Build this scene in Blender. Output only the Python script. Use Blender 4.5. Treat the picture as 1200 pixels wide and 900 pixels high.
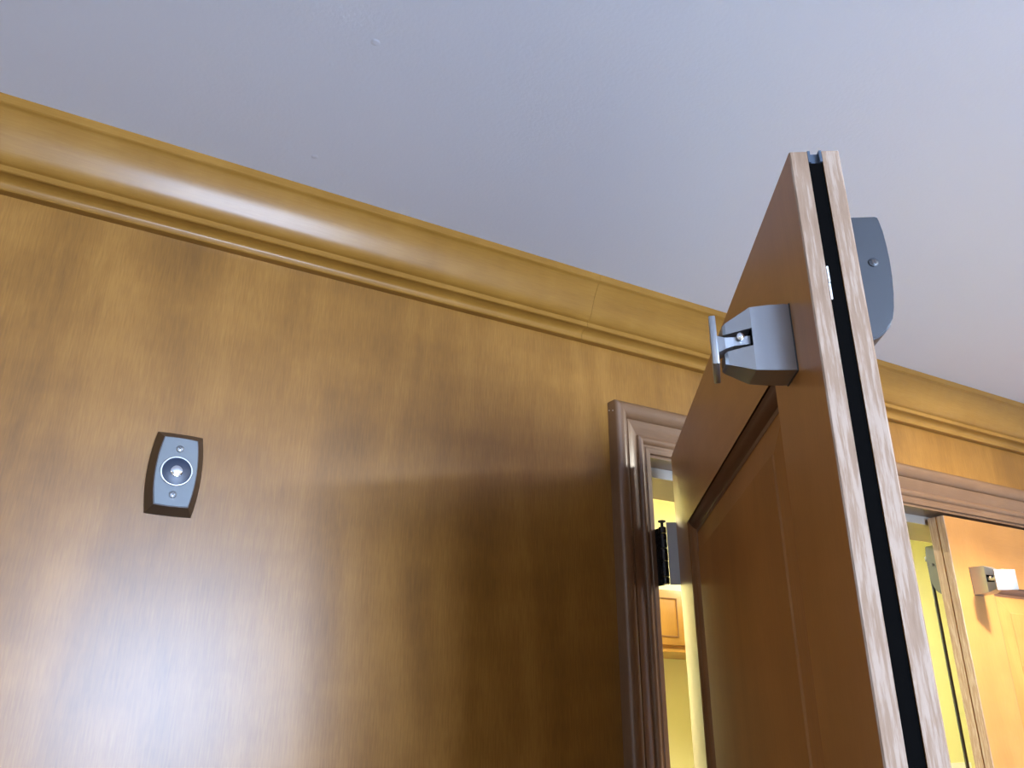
import bpy, bmesh, math, random
from mathutils import Vector, Matrix

for o in list(bpy.data.objects):
    bpy.data.objects.remove(o, do_unlink=True)
scene = bpy.context.scene
COL = scene.collection
R = math.radians

# ------------------------------------------------------------------ camera
cam_data = bpy.data.cameras.new('camera')
cam = bpy.data.objects.new('camera', cam_data)
COL.objects.link(cam)
CAM = Vector((-0.1884, -1.2123, 1.6602))
PITCH, YAW, ROLL = R(22.4143), R(29.5316), R(0.0937)
fwd = Vector((math.sin(YAW) * math.cos(PITCH), math.cos(YAW) * math.cos(PITCH), math.sin(PITCH)))
rgt = Vector((math.cos(YAW), -math.sin(YAW), 0))
upv = rgt.cross(fwd)
rgt2 = rgt * math.cos(ROLL) + upv * math.sin(ROLL)
upv2 = -rgt * math.sin(ROLL) + upv * math.cos(ROLL)
m = Matrix((rgt2, upv2, -fwd)).transposed().to_4x4()
m.translation = CAM
cam.matrix_world = m
cam_data.sensor_fit = 'HORIZONTAL'
cam_data.sensor_width = 36.0
cam_data.lens = 965.856 / 1200 * 36.0
cam_data.clip_start = 0.02
scene.camera = cam

# ------------------------------------------------------------------ daylight outside, exposure
world = bpy.data.worlds.new('daylight')
scene.world = world
world.use_nodes = True
bg = world.node_tree.nodes['Background']
bg.inputs['Color'].default_value = (0.65, 0.85, 1.22, 1)
bg.inputs['Strength'].default_value = 23.0
vs = scene.view_settings
vs.view_transform = 'Standard'
vs.look = 'None'
vs.exposure = 1.36
vs.gamma = 1.0
vs.use_curve_mapping = False

# window opening in the wall behind the camera: used by the portal and by the wall
WIN = (-0.10, 1.00, 1.20, 2.30)      # x0, x1, z0, z1
ROOM_Y = -3.6
pl = bpy.data.lights.new('daylight_portal', 'AREA')
pl.shape = 'RECTANGLE'
pl.size, pl.size_y = WIN[1] - WIN[0], WIN[3] - WIN[2]
pl.cycles.is_portal = True
po = bpy.data.objects.new('daylight_portal', pl)
COL.objects.link(po)
po.location = ((WIN[0] + WIN[1]) / 2, ROOM_Y - 0.05, (WIN[2] + WIN[3]) / 2)
po.rotation_euler = (R(90), 0, 0)      # -Z looks along +Y, into the room

# ------------------------------------------------------------------ dimensions
CEIL = 2.4634
WALL_T = 0.185
OP_L, OP_R = 0.803, 2.628             # clear door opening
JAMB_Z = 2.142
AX_L = Vector((0.8026, -0.030, 0.0))  # hinge axis, left leaf
AX_R = Vector((2.6236, -0.030, 0.0))
D1 = 0.026                            # axis to door face
LEAF = 0.914
THK = 0.0440
TOP = 2.134
OPEN = R(123.145)

# ------------------------------------------------------------------ materials
def new_mat(name):
    mt = bpy.data.materials.new(name)
    mt.use_nodes = True
    nt = mt.node_tree
    return mt, nt, nt.nodes['Principled BSDF']

def plain(name, col, rough=0.5, metal=0.0, emis=0.0, spec=0.5):
    mt, nt, b = new_mat(name)
    b.inputs['Base Color'].default_value = (*col, 1)
    b.inputs['Roughness'].default_value = rough
    b.inputs['Metallic'].default_value = metal
    b.inputs['Specular IOR Level'].default_value = spec
    if emis:
        b.inputs['Emission Color'].default_value = (*col, 1)
        b.inputs['Emission Strength'].default_value = emis
    n = nt.nodes.new('ShaderNodeTexNoise')
    n.inputs['Scale'].default_value = 60
    n.inputs['Detail'].default_value = 3
    mr = nt.nodes.new('ShaderNodeMapRange')
    mr.inputs[3].default_value = max(rough - 0.04, 0.02)
    mr.inputs[4].default_value = min(rough + 0.04, 1)
    tc = nt.nodes.new('ShaderNodeTexCoord')
    nt.links.new(tc.outputs['Object'], n.inputs['Vector'])
    nt.links.new(n.outputs['Fac'], mr.inputs[0])
    nt.links.new(mr.outputs[0], b.inputs['Roughness'])
    return mt

def wood(name, dark, mid, light, axis='Z', rough=0.36, coat=0.25, blotch=1.0, fibre=0.35, bump=0.05, fscale=(420.0, 26.0), offset=(0, 0, 0), spec=0.45, coat_rough=0.22, coat_ior=1.5):
    """veneer: soft figure along the grain axis, fine fibres, thin satin varnish"""
    mt, nt, b = new_mat(name)
    N, L = nt.nodes.new, nt.links.new
    tc = N('ShaderNodeTexCoord')
    def mapped(sx, sl):
        mp = N('ShaderNodeMapping')
        s = [sx, sx, sx]
        s['XYZ'.index(axis)] = sl
        mp.inputs['Scale'].default_value = s
        mp.inputs['Location'].default_value = offset
        L(tc.outputs['Object'], mp.inputs['Vector'])
        return mp
    big = N('ShaderNodeTexNoise')
    big.inputs['Scale'].default_value = 1.0
    big.inputs['Detail'].default_value = 5
    big.inputs['Roughness'].default_value = 0.55
    big.inputs['Distortion'].default_value = 0.6
    L(mapped(9.0, 1.6).outputs[0], big.inputs['Vector'])
    mott = N('ShaderNodeTexNoise')
    mott.inputs['Scale'].default_value = 1.0
    mott.inputs['Detail'].default_value = 3
    L(mapped(7.0, 14.0).outputs[0], mott.inputs['Vector'])
    fine = N('ShaderNodeTexNoise')
    fine.inputs['Scale'].default_value = 1.0
    fine.inputs['Detail'].default_value = 4
    fine.inputs['Roughness'].default_value = 0.65
    L(mapped(*fscale).outputs[0], fine.inputs['Vector'])
    a1 = N('ShaderNodeMath'); a1.operation = 'MULTIPLY_ADD'
    a1.inputs[1].default_value = 0.3
    L(mott.outputs['Fac'], a1.inputs[0])
    sc1 = N('ShaderNodeMath'); sc1.operation = 'MULTIPLY'
    sc1.inputs[1].default_value = 0.8 * blotch
    L(big.outputs['Fac'], sc1.inputs[0])
    L(sc1.outputs[0], a1.inputs[2])
    a2 = N('ShaderNodeMath'); a2.operation = 'MULTIPLY_ADD'
    a2.inputs[1].default_value = fibre
    L(fine.outputs['Fac'], a2.inputs[0])
    L(a1.outputs[0], a2.inputs[2])
    centre = 0.5 * (0.3 + 0.8 * blotch + fibre)
    cr = N('ShaderNodeValToRGB')
    e = cr.color_ramp.elements
    lo, hi = centre - 0.24, centre + 0.24
    e[0].position = max(lo, 0); e[0].color = (*dark, 1)
    e[1].position = min(hi, 1); e[1].color = (*light, 1)
    em = e.new(centre); em.color = (*mid, 1)
    L(a2.outputs[0], cr.inputs[0])
    L(cr.outputs[0], b.inputs['Base Color'])
    b.inputs['Roughness'].default_value = rough
    b.inputs['Specular IOR Level'].default_value = spec
    b.inputs['Coat Weight'].default_value = coat
    b.inputs['Coat Roughness'].default_value = coat_rough
    b.inputs['Coat IOR'].default_value = coat_ior
    bp = N('ShaderNodeBump')
    bp.inputs['Strength'].default_value = bump
    bp.inputs['Distance'].default_value = 0.001
    L(fine.outputs['Fac'], bp.inputs['Height'])
    L(bp.outputs[0], b.inputs['Normal'])
    return mt

M = {}
M['wall'] = wood('veneer_wall', (0.165, 0.071, 0.0115), (0.25, 0.111, 0.018), (0.335, 0.158, 0.030), 'Z', rough=0.55, coat=0.78, coat_ior=1.5, coat_rough=0.31, spec=0.05, fibre=0.5)
M['crown'] = wood('crown_wood', (0.21, 0.095, 0.015), (0.285, 0.136, 0.022), (0.36, 0.182, 0.036), 'X', rough=0.40, coat=0.26, coat_rough=0.22, spec=0.18)
M['casing_v'] = wood('casing_wood_upright', (0.125, 0.062, 0.027), (0.168, 0.086, 0.039), (0.22, 0.119, 0.057), 'Z', rough=0.42, coat=0.45, coat_rough=0.22)
M['casing_h'] = wood('casing_wood_level', (0.125, 0.062, 0.027), (0.168, 0.086, 0.039), (0.22, 0.119, 0.057), 'X', rough=0.42, coat=0.45, coat_rough=0.22)
M['door_v'] = wood('door_wood_upright', (0.27, 0.115, 0.026), (0.335, 0.147, 0.034), (0.405, 0.185, 0.047), 'Z', rough=0.40, coat=0.2, blotch=0.8)
M['door_h'] = wood('door_wood_level', (0.27, 0.115, 0.026), (0.335, 0.147, 0.034), (0.405, 0.185, 0.047), 'X', rough=0.40, coat=0.2, blotch=0.8)
M['door_p'] = wood('door_wood_panel', (0.245, 0.104, 0.024), (0.31, 0.135, 0.032), (0.38, 0.172, 0.044), 'Z', rough=0.5, coat=0.05, spec=0.25, offset=(3.1, 0, 1.7))
M['mould'] = wood('panel_moulding_wood', (0.075, 0.03, 0.014), (0.10, 0.042, 0.019), (0.14, 0.06, 0.027), 'X', rough=0.4, coat=0.2)  # level runs darker: shade of the downward face put into the colour
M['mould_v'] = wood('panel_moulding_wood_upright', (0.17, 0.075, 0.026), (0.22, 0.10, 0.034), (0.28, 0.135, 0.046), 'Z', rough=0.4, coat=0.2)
M['edge'] = wood('bare_worn_door_edge', (0.215, 0.135, 0.085), (0.275, 0.185, 0.125), (0.36, 0.27, 0.205), 'Z', rough=0.65, coat=0.0, spec=0.15, blotch=0.7, fibre=0.9, bump=0.2, fscale=(260.0, 22.0))
M['jamb'] = wood('jamb_wood', (0.13, 0.085, 0.055), (0.17, 0.115, 0.075), (0.22, 0.15, 0.10), 'X', rough=0.45)
M['cab'] = wood('cabinet_wood', (0.33, 0.15, 0.02), (0.40, 0.19, 0.028), (0.46, 0.24, 0.04), 'Z', rough=0.4)

def rough_paint(name, col, col2, scale, bump, rough=0.8, dist=0.0008):
    mt, nt, b = new_mat(name)
    N, L = nt.nodes.new, nt.links.new
    tc = N('ShaderNodeTexCoord')
    n1 = N('ShaderNodeTexNoise'); n1.inputs['Scale'].default_value = 1.8; n1.inputs['Detail'].default_value = 3
    n2 = N('ShaderNodeTexNoise'); n2.inputs['Scale'].default_value = scale; n2.inputs['Detail'].default_value = 4
    for n in (n1, n2):
        L(tc.outputs['Object'], n.inputs['Vector'])
    mx = N('ShaderNodeMix'); mx.data_type = 'RGBA'
    mx.inputs[6].default_value = (*col, 1); mx.inputs[7].default_value = (*col2, 1)
    L(n1.outputs['Fac'], mx.inputs[0])
    L(mx.outputs[2], b.inputs['Base Color'])
    b.inputs['Roughness'].default_value = rough
    b.inputs['Specular IOR Level'].default_value = 0.25
    bp = N('ShaderNodeBump'); bp.inputs['Strength'].default_value = bump; bp.inputs['Distance'].default_value = dist
    L(n2.outputs['Fac'], bp.inputs['Height'])
    L(bp.outputs[0], b.inputs['Normal'])
    return mt

M['ceiling'] = rough_paint('ceiling_paint', (0.66, 0.69, 0.77), (0.70, 0.73, 0.80), 190, 0.35)
M['plaster'] = rough_paint('plain_wall_paint', (0.72, 0.71, 0.69), (0.76, 0.75, 0.73), 120, 0.2)
M['yellow'] = rough_paint('yellow_wall_paint', (0.78, 0.75, 0.41), (0.82, 0.79, 0.44), 160, 0.3)
M['office_ceiling'] = rough_paint('office_ceiling_paint', (0.80, 0.78, 0.62), (0.82, 0.80, 0.66), 120, 0.2)
M['floor'] = rough_paint('carpet_floor', (0.16, 0.145, 0.13), (0.19, 0.175, 0.16), 400, 0.6, 0.95)
M['stop'] = plain('pale_stop_paint', (0.30, 0.26, 0.21), 0.5)
M['bronze'] = plain('dark_bronze_housing', (0.045, 0.030, 0.024), 0.42)
M['silver'] = plain('satin_silver_face', (0.135, 0.150, 0.160), 0.5, 0.25)
M['satin'] = plain('satin_aluminium', (0.36, 0.37, 0.385), 0.33, 0.85)
M['chrome'] = plain('bright_chrome', (0.85, 0.87, 0.9), 0.12, 1.0)
M['navy'] = plain('dark_blue_magnet', (0.015, 0.024, 0.05), 0.4)
M['darkcap'] = plain('dark_grey_plastic', (0.045, 0.05, 0.06), 0.45)
M['case'] = plain('slate_grey_latch_case', (0.036, 0.040, 0.047), 0.42, 0.15)
M['black'] = plain('black_pile', (0.0025, 0.0025, 0.0025), 0.95, spec=0.02)
M['gholder'] = plain('gasket_holder_plastic', (0.05, 0.07, 0.10), 0.35)
M['hinge'] = plain('black_hinge_steel', (0.02, 0.02, 0.022), 0.28, 0.7)
M['hleaf'] = plain('grey_hinge_leaf', (0.38, 0.38, 0.38), 0.5, 0.0)
M['screw'] = plain('screw_steel', (0.32, 0.34, 0.36), 0.35, 0.9)
M['rod'] = plain('dark_rod_steel', (0.03, 0.032, 0.03), 0.4, 0.4)
M['chip'] = plain('white_paint_chip', (0.8, 0.8, 0.8), 0.6)
M['paper'] = plain('white_paper', (0.9, 0.9, 0.9), 0.7)
M['white'] = plain('white_enamel', (0.8, 0.8, 0.78), 0.4)
M['lens'] = plain('lamp_lens', (1.0, 0.86, 0.62), 0.4, emis=4.0)
M['tube'] = plain('fluorescent_tube', (1.0, 0.97, 0.72), 0.4, emis=14.0)

# ------------------------------------------------------------------ mesh helpers
def link(name, bm, mats, parent=None, smooth=None, recalc=True):
    if recalc:
        bmesh.ops.recalc_face_normals(bm, faces=bm.faces[:])
    me = bpy.data.meshes.new(name)
    bm.to_mesh(me); bm.free()
    if not isinstance(mats, (list, tuple)):
        mats = [mats]
    for mt in mats:
        me.materials.append(mt)
    o = bpy.data.objects.new(name, me)
    COL.objects.link(o)
    if parent:
        o.parent = parent
    if smooth is not None:
        me.polygons.foreach_set('use_smooth', [True] * len(me.polygons))
        me.set_sharp_from_angle(angle=R(smooth))
    return o

def tag(o, label=None, cat=None, group=None, kind=None):
    if label: o['label'] = label
    if cat: o['category'] = cat
    if group: o['group'] = group
    if kind: o['kind'] = kind
    return o

def empty(name, loc=(0, 0, 0), rz=0.0, parent=None):
    o = bpy.data.objects.new(name, None)
    o.empty_display_size = 0.05
    COL.objects.link(o)
    o.location = loc
    o.rotation_euler = (0, 0, rz)
    if parent: o.parent = parent
    return o

def add_box(bm, x0, x1, y0, y1, z0, z1, bevel=0.0, seg=2):
    x0, x1 = sorted((x0, x1)); y0, y1 = sorted((y0, y1)); z0, z1 = sorted((z0, z1))
    v = [bm.verts.new((x, y, z)) for x in (x0, x1) for y in (y0, y1) for z in (z0, z1)]
    fs = [bm.faces.new([v[i] for i in f]) for f in ((0, 1, 3, 2), (4, 6, 7, 5), (0, 4, 5, 1), (2, 3, 7, 6), (0, 2, 6, 4), (1, 5, 7, 3))]
    if bevel:
        es = list({e for f in fs for e in f.edges})
        bmesh.ops.bevel(bm, geom=es, offset=bevel, segments=seg, profile=0.5, affect='EDGES')
    return fs

def box(name, b, mat, parent=None, bevel=0.0, seg=2, smooth=None):
    bm = bmesh.new(); add_box(bm, *b, bevel=bevel, seg=seg)
    return link(name, bm, mat, parent, smooth if smooth is not None else (40 if bevel else None))

def add_loft(bm, rings, closed=True, caps=True):
    vr = [[bm.verts.new(p) for p in r] for r in rings]
    n = len(rings[0])
    for a, b in zip(vr, vr[1:]):
        for i in range(n if closed else n - 1):
            bm.faces.new((a[i], a[(i + 1) % n], b[(i + 1) % n], b[i]))
    if caps:
        bm.faces.new(vr[0][::-1]); bm.faces.new(vr[-1])

def loft(name, rings, mat, parent=None, smooth=None, caps=True, bevel=0.0):
    bm = bmesh.new(); add_loft(bm, rings, caps=caps)
    if bevel:
        bmesh.ops.bevel(bm, geom=bm.edges[:], offset=bevel, segments=2, profile=0.5, affect='EDGES')
    return link(name, bm, mat, parent, smooth)

def add_cyl(bm, p0, p1, r0, r1=None, n=24):
    p0, p1 = Vector(p0), Vector(p1)
    r1 = r0 if r1 is None else r1
    d = (p1 - p0).normalized()
    a = d.orthogonal().normalized(); b = d.cross(a)
    rings = [[p + (a * math.cos(2 * math.pi * i / n) + b * math.sin(2 * math.pi * i / n)) * r for i in range(n)] for p, r in ((p0, r0), (p1, r1))]
    add_loft(bm, rings)

def add_lathe(bm, c, d, prof, n=32):
    """prof: (radius, height along d) list; closed with caps"""
    c, d = Vector(c), Vector(d).normalized()
    a = d.orthogonal().normalized(); b = d.cross(a)
    rings = [[c + d * h + (a * math.cos(2 * math.pi * i / n) + b * math.sin(2 * math.pi * i / n)) * r for i in range(n)] for r, h in prof]
    add_loft(bm, rings)

def lathe(name, c, d, prof, mat, parent=None, n=32, smooth=35):
    bm = bmesh.new(); add_lathe(bm, c, d, prof, n)
    return link(name, bm, mat, parent, smooth)

def screw(parent, c, d, r, mat=None, name='screw'):
    """pan-head screw with a cross recess cut as four small ridged quadrants"""
    c, d = Vector(c), Vector(d).normalized()
    bm = bmesh.new()
    add_lathe(bm, c, d, [(r, 0), (r, r * 0.18), (r * 0.72, r * 0.36), (r * 0.3, r * 0.42)], 20)
    a = d.orthogonal().normalized(); b = d.cross(a)
    s = link(name, bm, mat or M['screw'], parent, 40)
    bm = bmesh.new()
    for p, q in ((a, b), (b, a)):
        pts = []
        for h in (r * 0.38, r * 0.47):
            pts.append([c + d * h + p * (sx * r * 0.55) + q * (sy * r * 0.12) for sx, sy in ((-1, -1), (1, -1), (1, 1), (-1, 1))])
        add_loft(bm, pts)
    link('cross_slot', bm, M['bronze'], s)
    return s

# ------------------------------------------------------------------ the shell of the room
X0, X1 = -2.6, 3.9
bm = bmesh.new()
add_box(bm, X0, OP_L - 0.012, 0, WALL_T, 0, CEIL)
add_box(bm, OP_R + 0.012, X1, 0, WALL_T, 0, CEIL)
add_box(bm, OP_L - 0.012, OP_R + 0.012, 0, WALL_T, JAMB_Z + 0.012, CEIL)
tag(link('wall_back', bm, M['wall']), 'golden brown wood veneer wall carrying the magnet and the doorway', 'wall', kind='structure')
tag(box('wall_left', (X0 - 0.12, X0, ROOM_Y, WALL_T, 0, CEIL), M['plaster']), 'plain painted side wall at the end of the veneer wall', 'wall', kind='structure')
tag(box('wall_right', (X1, X1 + 0.12, ROOM_Y, WALL_T, 0, CEIL), M['plaster']), 'plain painted side wall beyond the double doors', 'wall', kind='structure')
bm = bmesh.new()
y0, y1 = ROOM_Y - 0.15, ROOM_Y
add_box(bm, X0 - 0.12, WIN[0], y0, y1, 0, CEIL)
add_box(bm, WIN[1], X1 + 0.12, y0, y1, 0, CEIL)
add_box(bm, WIN[0], WIN[1], y0, y1, 0, WIN[2])
add_box(bm, WIN[0], WIN[1], y0, y1, WIN[3], CEIL)
tag(link('wall_front', bm, M['plaster']), 'plain painted window wall facing the veneer wall', 'wall', kind='structure')
w = tag(empty('window_1', ((WIN[0] + WIN[1]) / 2, ROOM_Y - 0.08, WIN[2])), 'white framed window facing the veneer wall', 'window', kind='structure')
hw, hh = (WIN[1] - WIN[0]) / 2, WIN[3] - WIN[2]
box('window_frame', (-hw, -hw + 0.05, -0.03, 0.03, 0, hh), M['white'], w)
box('window_frame', (hw - 0.05, hw, -0.03, 0.03, 0, hh), M['white'], w)
box('window_frame', (-hw + 0.05, hw - 0.05, -0.03, 0.03, 0, 0.05), M['white'], w)
box('window_frame', (-hw + 0.05, hw - 0.05, -0.03, 0.03, hh - 0.05, hh), M['white'], w)
box('mullion', (-0.02, 0.02, -0.02, 0.02, 0.05, hh - 0.05), M['white'], w)
tag(box('floor', (X0 - 0.12, 6.2, ROOM_Y - 0.15, 3.2, -0.1, 0), M['floor']), 'grey carpet floor running through both rooms', 'floor', kind='structure')

# ceiling with a few blisters under the paint
ce = tag(box('ceiling', (X0 - 0.12, X1 + 0.12, ROOM_Y - 0.15, WALL_T, CEIL, CEIL + 0.12), M['ceiling']), 'pale lavender grey painted ceiling', 'ceiling', kind='structure')
for bx, by, br in ((0.0585, -0.1623, 0.0055), (0.0566, -0.4251, 0.006), (0.118, -0.118, 0.003), (0.02, -0.36, 0.003), (0.10, -0.22, 0.003)):
    lathe('paint_blister', (bx, by, CEIL), (0, 0, -1), [(br, 0), (br * 0.85, br * 0.03), (br * 0.5, br * 0.06), (br * 0.15, br * 0.07)], M['ceiling'], ce, 20, 60)

# crown moulding, profile (projection from wall, height)
def arc(cx, cz, rx, rz, a0, a1, n):
    return [(cx + rx * math.cos(R(a0 + (a1 - a0) * i / n)), cz + rz * math.sin(R(a0 + (a1 - a0) * i / n))) for i in range(n + 1)]
crown = [(0, CEIL), (0.085, CEIL), (0.085, 2.4505), (0.0835, 2.449)]
def ogee(p0, p1, keys, n=30):
    """S curve given by the dip of its surface normal below level (degrees) along the girth, fitted between two points"""
    pts = [(0.0, 0.0)]
    for i in range(n):
        t = (i + 0.5) / n
        for (ta, fa), (tb, fb) in zip(keys, keys[1:]):
            if ta <= t <= tb:
                f = fa + (fb - fa) * (t - ta) / (tb - ta)
        pts.append((pts[-1][0] - math.sin(R(f)), pts[-1][1] - math.cos(R(f))))
    kx, kz = (p1[0] - p0[0]) / pts[-1][0], (p1[1] - p0[1]) / pts[-1][1]
    return [(p0[0] + x * kx, p0[1] + z * kz) for x, z in pts]
crown += ogee((0.0825, 2.4485), (0.0368, 2.3818), [(0, 78), (0.10, 52), (0.35, 42), (0.60, 29), (0.68, 29), (0.86, 52), (1.0, 82)])
crown += [(0.0362, 2.3812), (0.0362, 2.3735), (0.0345, 2.3722)]
crown += arc(0.0345, 2.3618, -0.0195, 0.0104, 90, 8, 10)[1:]
crown += [(0.0146, 2.3572), (0.0132, 2.3556), (0.0100, 2.3552), (0, 2.3552)]
def crown_run(name, xa, xb):
    rings = [[(x, -p, z) for p, z in crown] for x in (xa, xb)]
    return loft(name, rings, M['crown'], smooth=25)
JX = 0.646
tag(crown_run('trim_1', X0, JX), 'golden wood crown moulding length above the wall magnet', 'crown moulding', kind='structure')
tag(crown_run('trim_2', JX + 0.0006, X1), 'golden wood crown moulding length above the double doors', 'crown moulding', kind='structure')

# door casing: profile (distance from outer edge, height off the wall)
CW = 0.091
casing = [(0, 0), (0, 0.0225), (0.0015, 0.0255), (0.005, 0.0275), (0.010, 0.0285), (0.016, 0.0282), (0.022, 0.0262), (0.027, 0.0225), (0.0300, 0.0180), (0.0308, 0.0158),
          (0.0325, 0.0160), (0.0335, 0.0178), (0.040, 0.0168), (0.050, 0.0138), (0.0580, 0.0102), (0.0590, 0.0100),
          (0.0600, 0.0135), (0.0630, 0.0158), (0.0670, 0.0160), (0.0710, 0.0140), (0.0735, 0.0105), (0.0745, 0.0085),
          (0.0790, 0.0085), (0.0805, 0.0100), (0.0900, 0.0095), (CW, 0.0085), (CW, 0)]
HEAD = 2.2386
OL = OP_L - CW          # outer left edge
ORR = OP_R + CW
l_rings = [[(OL + s, -h, 0) for s, h in casing], [(OL + s, -h, HEAD - s) for s, h in casing]]
h_rings = [[(OL + s, -h, HEAD - s) for s, h in casing], [(ORR - s, -h, HEAD - s) for s, h in casing]]
r_rings = [[(ORR - s, -h, 0) for s, h in casing], [(ORR - s, -h, HEAD - s) for s, h in casing]]
c3 = tag(loft('trim_3', l_rings, M['casing_v'], smooth=35), 'moulded brown upright door casing on the hinge side of the open leaf', 'door casing', kind='structure')
tag(loft('trim_4', h_rings, M['casing_h'], smooth=35), 'moulded brown head casing running above the double doors', 'door casing', kind='structure')
tag(loft('trim_5', r_rings, M['casing_v'], smooth=35), 'moulded brown upright door casing on the far side of the shut leaf', 'door casing', kind='structure')
for hz, hy in ((2.2215, -0.0050), (2.2180, -0.0165)):
    lathe('nail_hole', (OL, hy, hz), (-1, 0, 0), [(0.0012, -0.0002), (0.0012, 0.0003)], M['chip'], c3, 10)

# jambs and head of the frame, with the stop that the leaves close against
fr = tag(empty('trim_6', ((OP_L + OP_R) / 2, WALL_T / 2, 0)), 'wooden door frame lining with head stop inside the doorway', 'door frame', kind='structure')
fx, fy = fr.location.x, fr.location.y
def fbox(name, b, mat):
    return box(name, (b[0] - fx, b[1] - fx, b[2] - fy, b[3] - fy, b[4], b[5]), mat, fr)
fbox('side_jamb', (OP_L - 0.012, OP_L, 0.0, WALL_T, 0, JAMB_Z), M['jamb'])
fbox('side_jamb', (OP_R, OP_R + 0.012, 0.0, WALL_T, 0, JAMB_Z), M['jamb'])
fbox('head_jamb', (OP_L - 0.012, OP_R + 0.012, 0.0, WALL_T, JAMB_Z, JAMB_Z + 0.012), M['jamb'])
fbox('head_stop', (OP_L, OP_R, 0.050, 0.0535, 2.1215, JAMB_Z), M['stop'])  # pale front slice: light on the room side of the stop put into its colour
fbox('head_stop', (OP_L, OP_R, 0.0535, WALL_T, 2.1215, JAMB_Z), M['casing_h'])
fbox('head_reveal', (OP_L, OP_R, -0.004, 0.0, JAMB_Z - 0.0006, JAMB_Z + 0.006), M['casing_h'])

for hx, sg in ((OP_L, 1), (OP_R, -1)):
    for zc in (1.951, 1.02, 0.24):
        fbox('jamb_hinge_leaf', (hx - sg * .0012, hx + sg * .0012, -.0255, .030, zc - .0575, zc + .0475), M['hinge'])

# ------------------------------------------------------------------ door leaves
def armature(parent, s, turn, reach):
    """swivel catch plate of the magnetic holder; s = +1 for the left leaf, -1 for its mirror image"""
    h = empty('door_holder', (s * 0.8355, D1, 1.98), 0, parent)
    def ring(v, u0, u1, z0, z1):
        return [(s * (u - 0.8355), v, z - 1.98) for u, z in ((u0, z0), (u1, z0), (u1, z1), (u0, z1))]
    # foot: slightly crowned block
    loft('holder_body', [ring(0, .8175, .8535, 1.948, 2.0125), ring(-.006, .8172, .8540, 1.9478, 2.0128), ring(-.020, .8176, .8536, 1.9482, 2.0124), ring(-.036, .8185, .8525, 1.9492, 2.0112)], M['satin'], h, smooth=30)
    loft('holder_jaw', [ring(-.036, .8185, .8525, 1.9905, 2.0112), ring(-.058, .8245, .8460, 1.9875, 1.9985), ring(-.0605, .8265, .8440, 1.9880, 1.9965)], M['satin'], h)
    loft('holder_jaw', [ring(-.036, .8185, .8525, 1.9492, 1.9735), ring(-.058, .8245, .8460, 1.9575, 1.9705), ring(-.0605, .8265, .8440, 1.9590, 1.9690)], M['satin'], h)
    loft('slot_back', [ring(-.0345, .821, .850, 1.9735, 1.9905), ring(-.0365, .821, .850, 1.9735, 1.9905)], M['black'], h)  # black sheet putting the shade inside the slot into colour
    loft('holder_arm', [ring(-.034, .826, .846, 1.9780, 1.9860), ring(-.052, .826, .847, 1.9755, 1.9840), ring(-.060, .827, .848, 1.9725, 1.9835), ring(-.0690, .828, .852, 1.9665, 1.9840)], M['satin'], h)
    bm = bmesh.new()
    add_lathe(bm, (s * .013, -.046, .0035), (s, 0, 0), [(.0035, 0), (.0035, .0016), (.002, .0024)], 16)
    link('pivot_pin', bm, M['chrome'], h, 40)
    # square plate, turned a little on its pivot
    bm = bmesh.new()
    hw_, t_ = 0.0240, 0.0060
    add_box(bm, -hw_, hw_, -t_ / 2, t_ / 2, -0.0235, 0.0235, bevel=0.0012)
    mt = Matrix.Translation((s * (.8430 - .8355), -reach, 1.9735 - 1.98)) @ Matrix.Rotation(s * R(turn), 4, 'Z')
    bmesh.ops.transform(bm, matrix=mt, verts=bm.verts[:])
    link('catch_plate', bm, M['satin'], h, 30)
    bm = bmesh.new()
    add_box(bm, s * -.0186, s * .0186, -.0012, .0004, -.0330, .0334)
    link('base_gasket', bm, M['darkcap'], h)
    h['label'] = 'satin metal swivel catch for the magnetic door holder'
    return h

def latch_case(parent, s, rod):
    prof = [(.0440, 2.0700), (.0680, 2.0700), (.0700, 2.0690), (.0708, 2.0660)]
    prof += [(.0718, 2.0540), (.0726, 2.0400), (.0728, 2.0250), (.0722, 2.0100), (.0706, 1.9930), (.0686, 1.9800), (.0660, 1.9700), (.0635, 1.9640), (.0590, 1.9585), (.0520, 1.9530), (.0440, 1.9500)]
    ua, ub = .862, .905
    rings = [[(s * u, D1 + v, z) for v, z in prof] for u in (ua, ub)]
    bm = bmesh.new(); add_loft(bm, rings)
    bmesh.ops.bevel(bm, geom=[e for e in bm.edges if abs(e.verts[0].co.x - e.verts[1].co.x) < 1e-6 and abs(abs(e.verts[0].co.x) - ub) < 1e-4], offset=.0015, segments=2, affect='EDGES')
    c = link('latch_case', bm, M['case'], parent, 30)
    screw(c, (s * ub, D1 + .0590, 2.0235), (s, 0, 0), .0042, M['case'])
    if rod:
        bm = bmesh.new(); add_cyl(bm, (s * .893, D1 + .0755, 0.15), (s * .893, D1 + .0755, 2.045), .0042, n=16)
        link('vertical_rod', bm, M['rod'], parent, 40)
        for zz in (2.035, 1.2, 0.2):
            box('rod_guide', (s * .886, s * .900, D1 + THK, D1 + .080, zz, zz + .012), M['case'], parent, bevel=.001)

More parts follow.
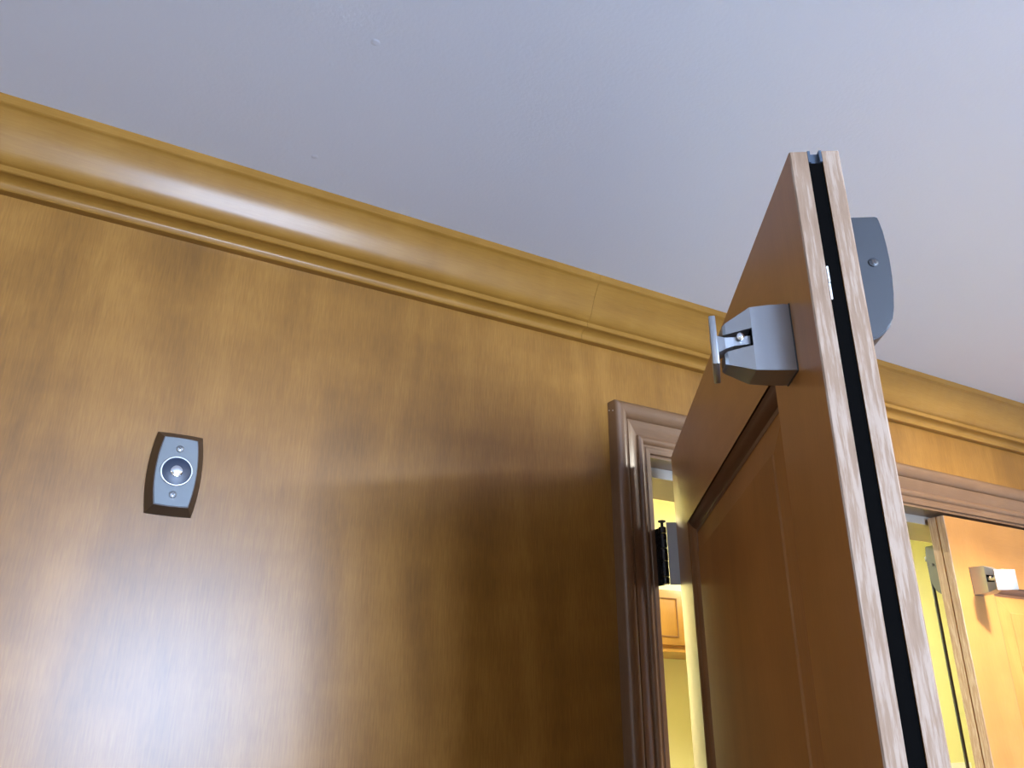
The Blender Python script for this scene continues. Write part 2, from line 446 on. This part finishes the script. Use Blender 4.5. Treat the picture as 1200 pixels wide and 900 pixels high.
def make_leaf(name, ax, rz, s, groove, rod, swivel):
    d = empty(name, ax, rz)
    y0, y1 = D1, D1 + THK
    W_ST, RAIL = 0.1401, 0.1588
    Z0 = 0.010
    g0, g1, gd = groove
    # stile on the free edge: section with a groove down the edge; slot 1 = bare edge wood
    sec = [(LEAF - W_ST, y0), (LEAF - .0012, y0), (LEAF, y0 + .0012), (LEAF, y0 + g0), (LEAF - gd, y0 + g0), (LEAF - gd, y0 + g1), (LEAF, y0 + g1), (LEAF, y1 - .0015), (LEAF - .0015, y1), (LEAF - W_ST, y1)]
    bm = bmesh.new()
    add_loft(bm, [[(s * u, v, z) for u, v in sec] for z in (Z0, TOP)])
    bmesh.ops.recalc_face_normals(bm, faces=bm.faces[:])
    for f in bm.faces:
        if f.normal.x * s > 0.5 or f.normal.z > 0.9:
            f.material_index = 1
    link('stile', bm, [M['door_v'], M['edge']], d, recalc=False)
    sec = [(0.0, y0), (W_ST, y0), (W_ST, y1), (0.0, y1)]
    bm = bmesh.new(); add_loft(bm, [[(s * u, v, z) for u, v in sec] for z in (Z0, TOP)])
    link('stile', bm, M['door_v'], d)
    a, b = W_ST, LEAF - W_ST
    rails = [(TOP - RAIL, TOP), (0.92, 1.07), (Z0, 0.26)]
    for z0, z1 in rails:
        box('rail', (s * a, s * b, y0, y1, z0, z1), M['door_h'], d)
    # raised panels in moulded frames, on both faces
    for z0, z1 in ((1.07, TOP - RAIL), (0.26, 0.92)):
        for yf, sg in ((y0, 1), (y1, -1)):
            prof = [(0, 0), (0.0, 0.002), (.003, .0035), (.006, .0040), (.010, .0062), (.0145, .0100), (.0155, .0118), (.0215, .0118), (.0215, .016), (0, .016)]
            def fr_ring(corner):
                (cu, cz, du, dz) = corner
                return [(s * (cu + du * p), yf + sg * q, cz + dz * p) for p, q in prof]
            cs = [(a, z0, 1, 1), (b, z0, -1, 1), (b, z1, -1, -1), (a, z1, 1, -1)]
            for i in range(4):
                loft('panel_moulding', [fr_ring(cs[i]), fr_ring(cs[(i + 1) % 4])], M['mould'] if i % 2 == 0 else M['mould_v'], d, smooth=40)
            rings = []
            for ins, dep in ((.0205, .0125), (.024, .0125), (.060, .0062), (.0615, .0040)):
                rings.append([(s * (cu + du * ins), yf + sg * dep, cz + dz * ins) for cu, cz, du, dz in cs])
            bm = bmesh.new()
            vr = [[bm.verts.new(p) for p in r_] for r_ in rings]
            for p, q in zip(vr, vr[1:]):
                for i in range(4):
                    bm.faces.new((p[i], p[(i + 1) % 4], q[(i + 1) % 4], q[i]))
            bm.faces.new(vr[-1])
            back = [bm.verts.new((v.co.x, yf + sg * THK * .5, v.co.z)) for v in vr[0]]
            for i in range(4):
                bm.faces.new((vr[0][i], vr[0][(i + 1) % 4], back[(i + 1) % 4], back[i]))
            bm.faces.new(back)
            link('raised_panel', bm, M['door_p'], d)
    armature(d, s, *swivel)
    latch_case(d, s, rod)
    # hinges: barrel on the axis, one leaf to the door edge and one to the jamb
    for zc in (1.951, 1.02, 0.24):
        hg = empty('hinge', (0, 0, zc), 0, d)
        segs = [(-.0570, -.0440), (-.0440, -.0150), (-.0150, .0080), (.0080, .0350), (.0350, .0480)]
        for i, (za, zb_) in enumerate(segs):
            bm = bmesh.new(); add_lathe(bm, (0, 0, za + .0005), (0, 0, 1), [(.0062, 0), (.0070, .0008), (.0070, zb_ - za - .0018), (.0062, zb_ - za - .001)], 20)
            link('knuckle', bm, M['hinge'], hg, 40)
        lathe('hinge_pin', (0, 0, .0470), (0, 0, 1), [(.0030, 0), (.0030, .0085), (.0072, .0100), (.0072, .0125), (.0040, .0135)], M['hinge'], hg, 16)
        box('hinge_leaf', (s * -.0014, s * .0014, .0075, D1 + .030, -.0575, .0565), M['hleaf'], hg)
    return d

dl = make_leaf('door_1', AX_L, -OPEN, 1, (.0155, .0283, .008), False, (-10.5, .0690))
tag(dl, 'open panelled wooden door leaf with black gasket down its worn edge', 'door', kind='structure')
box('edge_gasket', (LEAF - .0075, LEAF - .0012, D1 + .0158, D1 + .0280, 0.012, TOP - .012), M['black'], dl)
gh = box('gasket_holder', (LEAF - .0078, LEAF - .0040, D1 + .0158, D1 + .0280, TOP - .012, TOP - .0004), M['gholder'], dl)
box('holder_lip', (LEAF - .0078, LEAF + .0003, D1 + .0158, D1 + .0180, TOP - .0115, TOP + .0006), M['gholder'], gh)
box('holder_lip', (LEAF - .0078, LEAF + .0003, D1 + .0258, D1 + .0280, TOP - .0115, TOP + .0006), M['gholder'], gh)
for za, zb_, o_ in ((1.985, 2.000, 0), (2.001, 2.016, .0002)):
    box('paint_chip', (LEAF - .0016, LEAF + .0004, D1 + .0158 + o_, D1 + .0172 + o_, za, zb_), M['chip'], dl)

dr = make_leaf('door_2', AX_R, 0.0, -1, (.0195, .0225, .004), True, (34.0, .0765))
tag(dr, 'shut panelled wooden door leaf with vertical rod on its back', 'door', kind='structure')

# ------------------------------------------------------------------ wall magnet
mg = tag(empty('wall_magnet', (-0.0490, 0.0, 1.9842)), 'dark bronze electromagnet holder with silver face screwed to the veneer wall', 'door magnet')
def barrel(hw_e, hw_m, hh_, hm, y, n=10):
    pts = []
    for i in range(n + 1):                       # right side, bottom to top
        t = -1 + 2 * i / n
        pts.append((hw_e + (hw_m - hw_e) * (1 - t * t), y, t * hh_))
    for i in range(1, n):                        # top edge, right to left
        t = 1 - 2 * i / n
        pts.append((t * hw_e, y, hh_ + (hm - hh_) * (1 - t * t)))
    for i in range(n + 1):
        t = 1 - 2 * i / n
        pts.append((-hw_e - (hw_m - hw_e) * (1 - t * t), y, t * hh_))
    for i in range(1, n):
        t = -1 + 2 * i / n
        pts.append((t * hw_e, y, -hh_ - (hm - hh_) * (1 - t * t)))
    return pts
FX, FZ = -0.0012, -0.0030
def shift(r_, dx, dz): return [(x + dx, y, z + dz) for x, y, z in r_]
loft('housing', [barrel(.0305, .0362, .0583, .0592, 0), barrel(.0303, .0360, .0581, .0590, -.004), shift(barrel(.0222, .0272, .0480, .0490, -.0285), FX, FZ)], M['bronze'], mg, smooth=25)
loft('face_plate', [shift(barrel(.0212, .0260, .0468, .0478, y), FX, FZ) for y in (-.0275, -.0302)], M['silver'], mg, smooth=25)
fc = (FX, -.0302, FZ)
lathe('magnet_ring', fc, (0, -1, 0), [(.0212, 0), (.0212, .0022), (.0205, .0028), (.0192, .0028), (.0186, .0016), (.0186, 0)], M['chrome'], mg, 48)
lathe('magnet_disc', fc, (0, -1, 0), [(.0188, -.001), (.0188, .0020), (.0180, .0024), (.002, .0024)], M['navy'], mg, 48)
lathe('magnet_core', fc, (0, -1, 0), [(.0078, .0020), (.0078, .0030), (.0070, .0034), (.001, .0034)], M['chrome'], mg, 32)
screw(mg, (FX, -.0302, FZ + .0325), (0, -1, 0), .0050)
screw(mg, (FX, -.0302, FZ - .0325), (0, -1, 0), .0050)

# ------------------------------------------------------------------ flush ceiling lights of the hall, outside the frame; middle and end ones added fill
for LX, LY, flood, throw, lab in ((1.76, -0.56, 5.0, 66.0, 'round flush ceiling light in front of the shut door leaf'),
                                  (1.05, -2.20, 13.0, 0.0, 'round flush ceiling light in the middle of the hall'),
                                  (-1.50, -2.70, 5.0, 0.0, 'round flush ceiling light near the plain end wall of the hall')):
    dn = tag(empty('ceiling_light', (LX, LY, CEIL)), lab, 'ceiling lamp', 'flush ceiling lights of the hall')
    lathe('trim_ring', (0, 0, 0), (0, 0, -1), [(.185, 0), (.185, .006), (.175, .012), (.155, .010), (.155, 0)], M['white'], dn, 40)
    lathe('lamp_lens', (0, 0, 0), (0, 0, -1), [(.155, .0), (.152, .006), (.05, .009)], M['lens'], dn, 40)
    ld = bpy.data.lights.new('downlight_lamp', 'AREA')
    ld.shape = 'DISK'; ld.size = 0.30; ld.energy = flood
    ld.color = (1.0, 0.95, 0.84)
    lo = bpy.data.objects.new('downlight_lamp', ld); COL.objects.link(lo)
    lo.location = (0, 0, -0.02); lo.parent = dn
    if not throw:
        continue
    ls = bpy.data.lights.new('downlight_reflector', 'SPOT')      # the reflector throws most of the light downwards
    ls.spot_size = R(116); ls.spot_blend = 0.35; ls.shadow_soft_size = 0.05; ls.energy = throw
    ls.color = (1.0, 0.96, 0.85)
    lso = bpy.data.objects.new('downlight_reflector', ls); COL.objects.link(lso)
    lso.location = (0, 0, -0.02); lso.parent = dn

# ------------------------------------------------------------------ the yellow room behind the doors
OY, OC = 2.6, 2.95
tag(box('wall_office_back', (-0.2, 6.2, OY, OY + 0.1, 0, OC), M['yellow']), 'yellow painted wall seen through the doorway', 'wall', kind='structure')
tag(box('wall_office_left', (-0.3, -0.2, WALL_T, OY + 0.1, 0, OC), M['yellow']), 'yellow painted side wall of the room behind the doors', 'wall', kind='structure')
tag(box('wall_office_right', (6.2, 6.3, WALL_T, OY + 0.1, 0, OC), M['yellow']), 'yellow painted end wall of the room behind the doors', 'wall', kind='structure')
tag(box('wall_office_near', (-0.3, 6.3, WALL_T - 0.06, WALL_T, CEIL + 0.12, OC), M['yellow']), 'yellow painted wall strip above the doorway inside the far room', 'wall', kind='structure')
tag(box('wall_office_side', (X1 + 0.12, 6.3, WALL_T - 0.06, WALL_T, 0, CEIL + 0.12), M['yellow']), 'yellow painted near wall of the far room beside the hall', 'wall', kind='structure')
tag(box('ceiling_office', (-0.3, 6.3, WALL_T, OY + 0.1, OC, OC + 0.1), M['office_ceiling']), 'pale ceiling of the yellow room behind the doors', 'ceiling', kind='structure')
# wall cabinet
cb = tag(empty('wall_cabinet', (2.95, OY, 2.015)), 'honey coloured wooden wall cabinet on the yellow wall', 'cabinet')
box('cabinet_body', (-.75, .75, -.36, 0, 0, .30), M['cab'], cb)
for k in range(5):
    x = -.75 + .3 * k
    dd = box('cabinet_door', (x + .004, x + .296, -.380, -.36, .02, .296), M['cab'], cb, bevel=.002)
    for b_ in ((x + .05, x + .25, .06, .066), (x + .05, x + .25, .25, .256)):
        box('panel_bead', (b_[0], b_[1], -.383, -.380, b_[2], b_[3]), M['mould_v'], dd)
    for xx in (x + .05, x + .244):
        box('panel_bead', (xx, xx + .006, -.383, -.380, .066, .25), M['mould_v'], dd)
box('cabinet_rail', (-.76, .76, -.385, 0, -.014, 0), M['cab'], cb)
# fluorescent battens under the far ceiling; the longer one is added to brighten the right
for cx, hl, pw, lab in ((0.80, 0.60, 80.0, 'short fluorescent tube light under the yellow room ceiling above the doorway hinge'), (3.9, 0.90, 22.0, 'longer fluorescent tube light under the yellow room ceiling beyond the cabinet')):
    ft = tag(empty('tube_light', (cx, 1.85, OC)), lab, 'ceiling lamp', 'tube lights in the yellow room')
    box('batten', (-hl - .05, hl + .05, -.04, .04, -.05, 0), M['white'], ft, bevel=.004)
    bm = bmesh.new(); add_cyl(bm, (-hl, 0, -.075), (hl, 0, -.075), .016, n=16)
    link('tube', bm, M['tube'], ft, 40)
    for sx in (-hl - .01, hl + .01):
        box('tube_socket', (sx - .012, sx + .012, -.02, .02, -.095, -.05), M['white'], ft)
    lt = bpy.data.lights.new('tube_lamp', 'AREA')
    lt.shape = 'RECTANGLE'; lt.size = 2 * hl; lt.size_y = 0.05; lt.energy = pw; lt.color = (1.0, 0.97, 0.78)
    lto = bpy.data.objects.new('tube_lamp', lt); COL.objects.link(lto)
    lto.location = (0, 0, -0.10); lto.parent = ft
# white sheet fixed to the yellow wall
tag(box('paper_sheet', (5.10, 5.55, OY - .004, OY - .0005, 0.95, 1.425), M['paper']), 'white paper sheet pinned low on the yellow wall', 'paper')
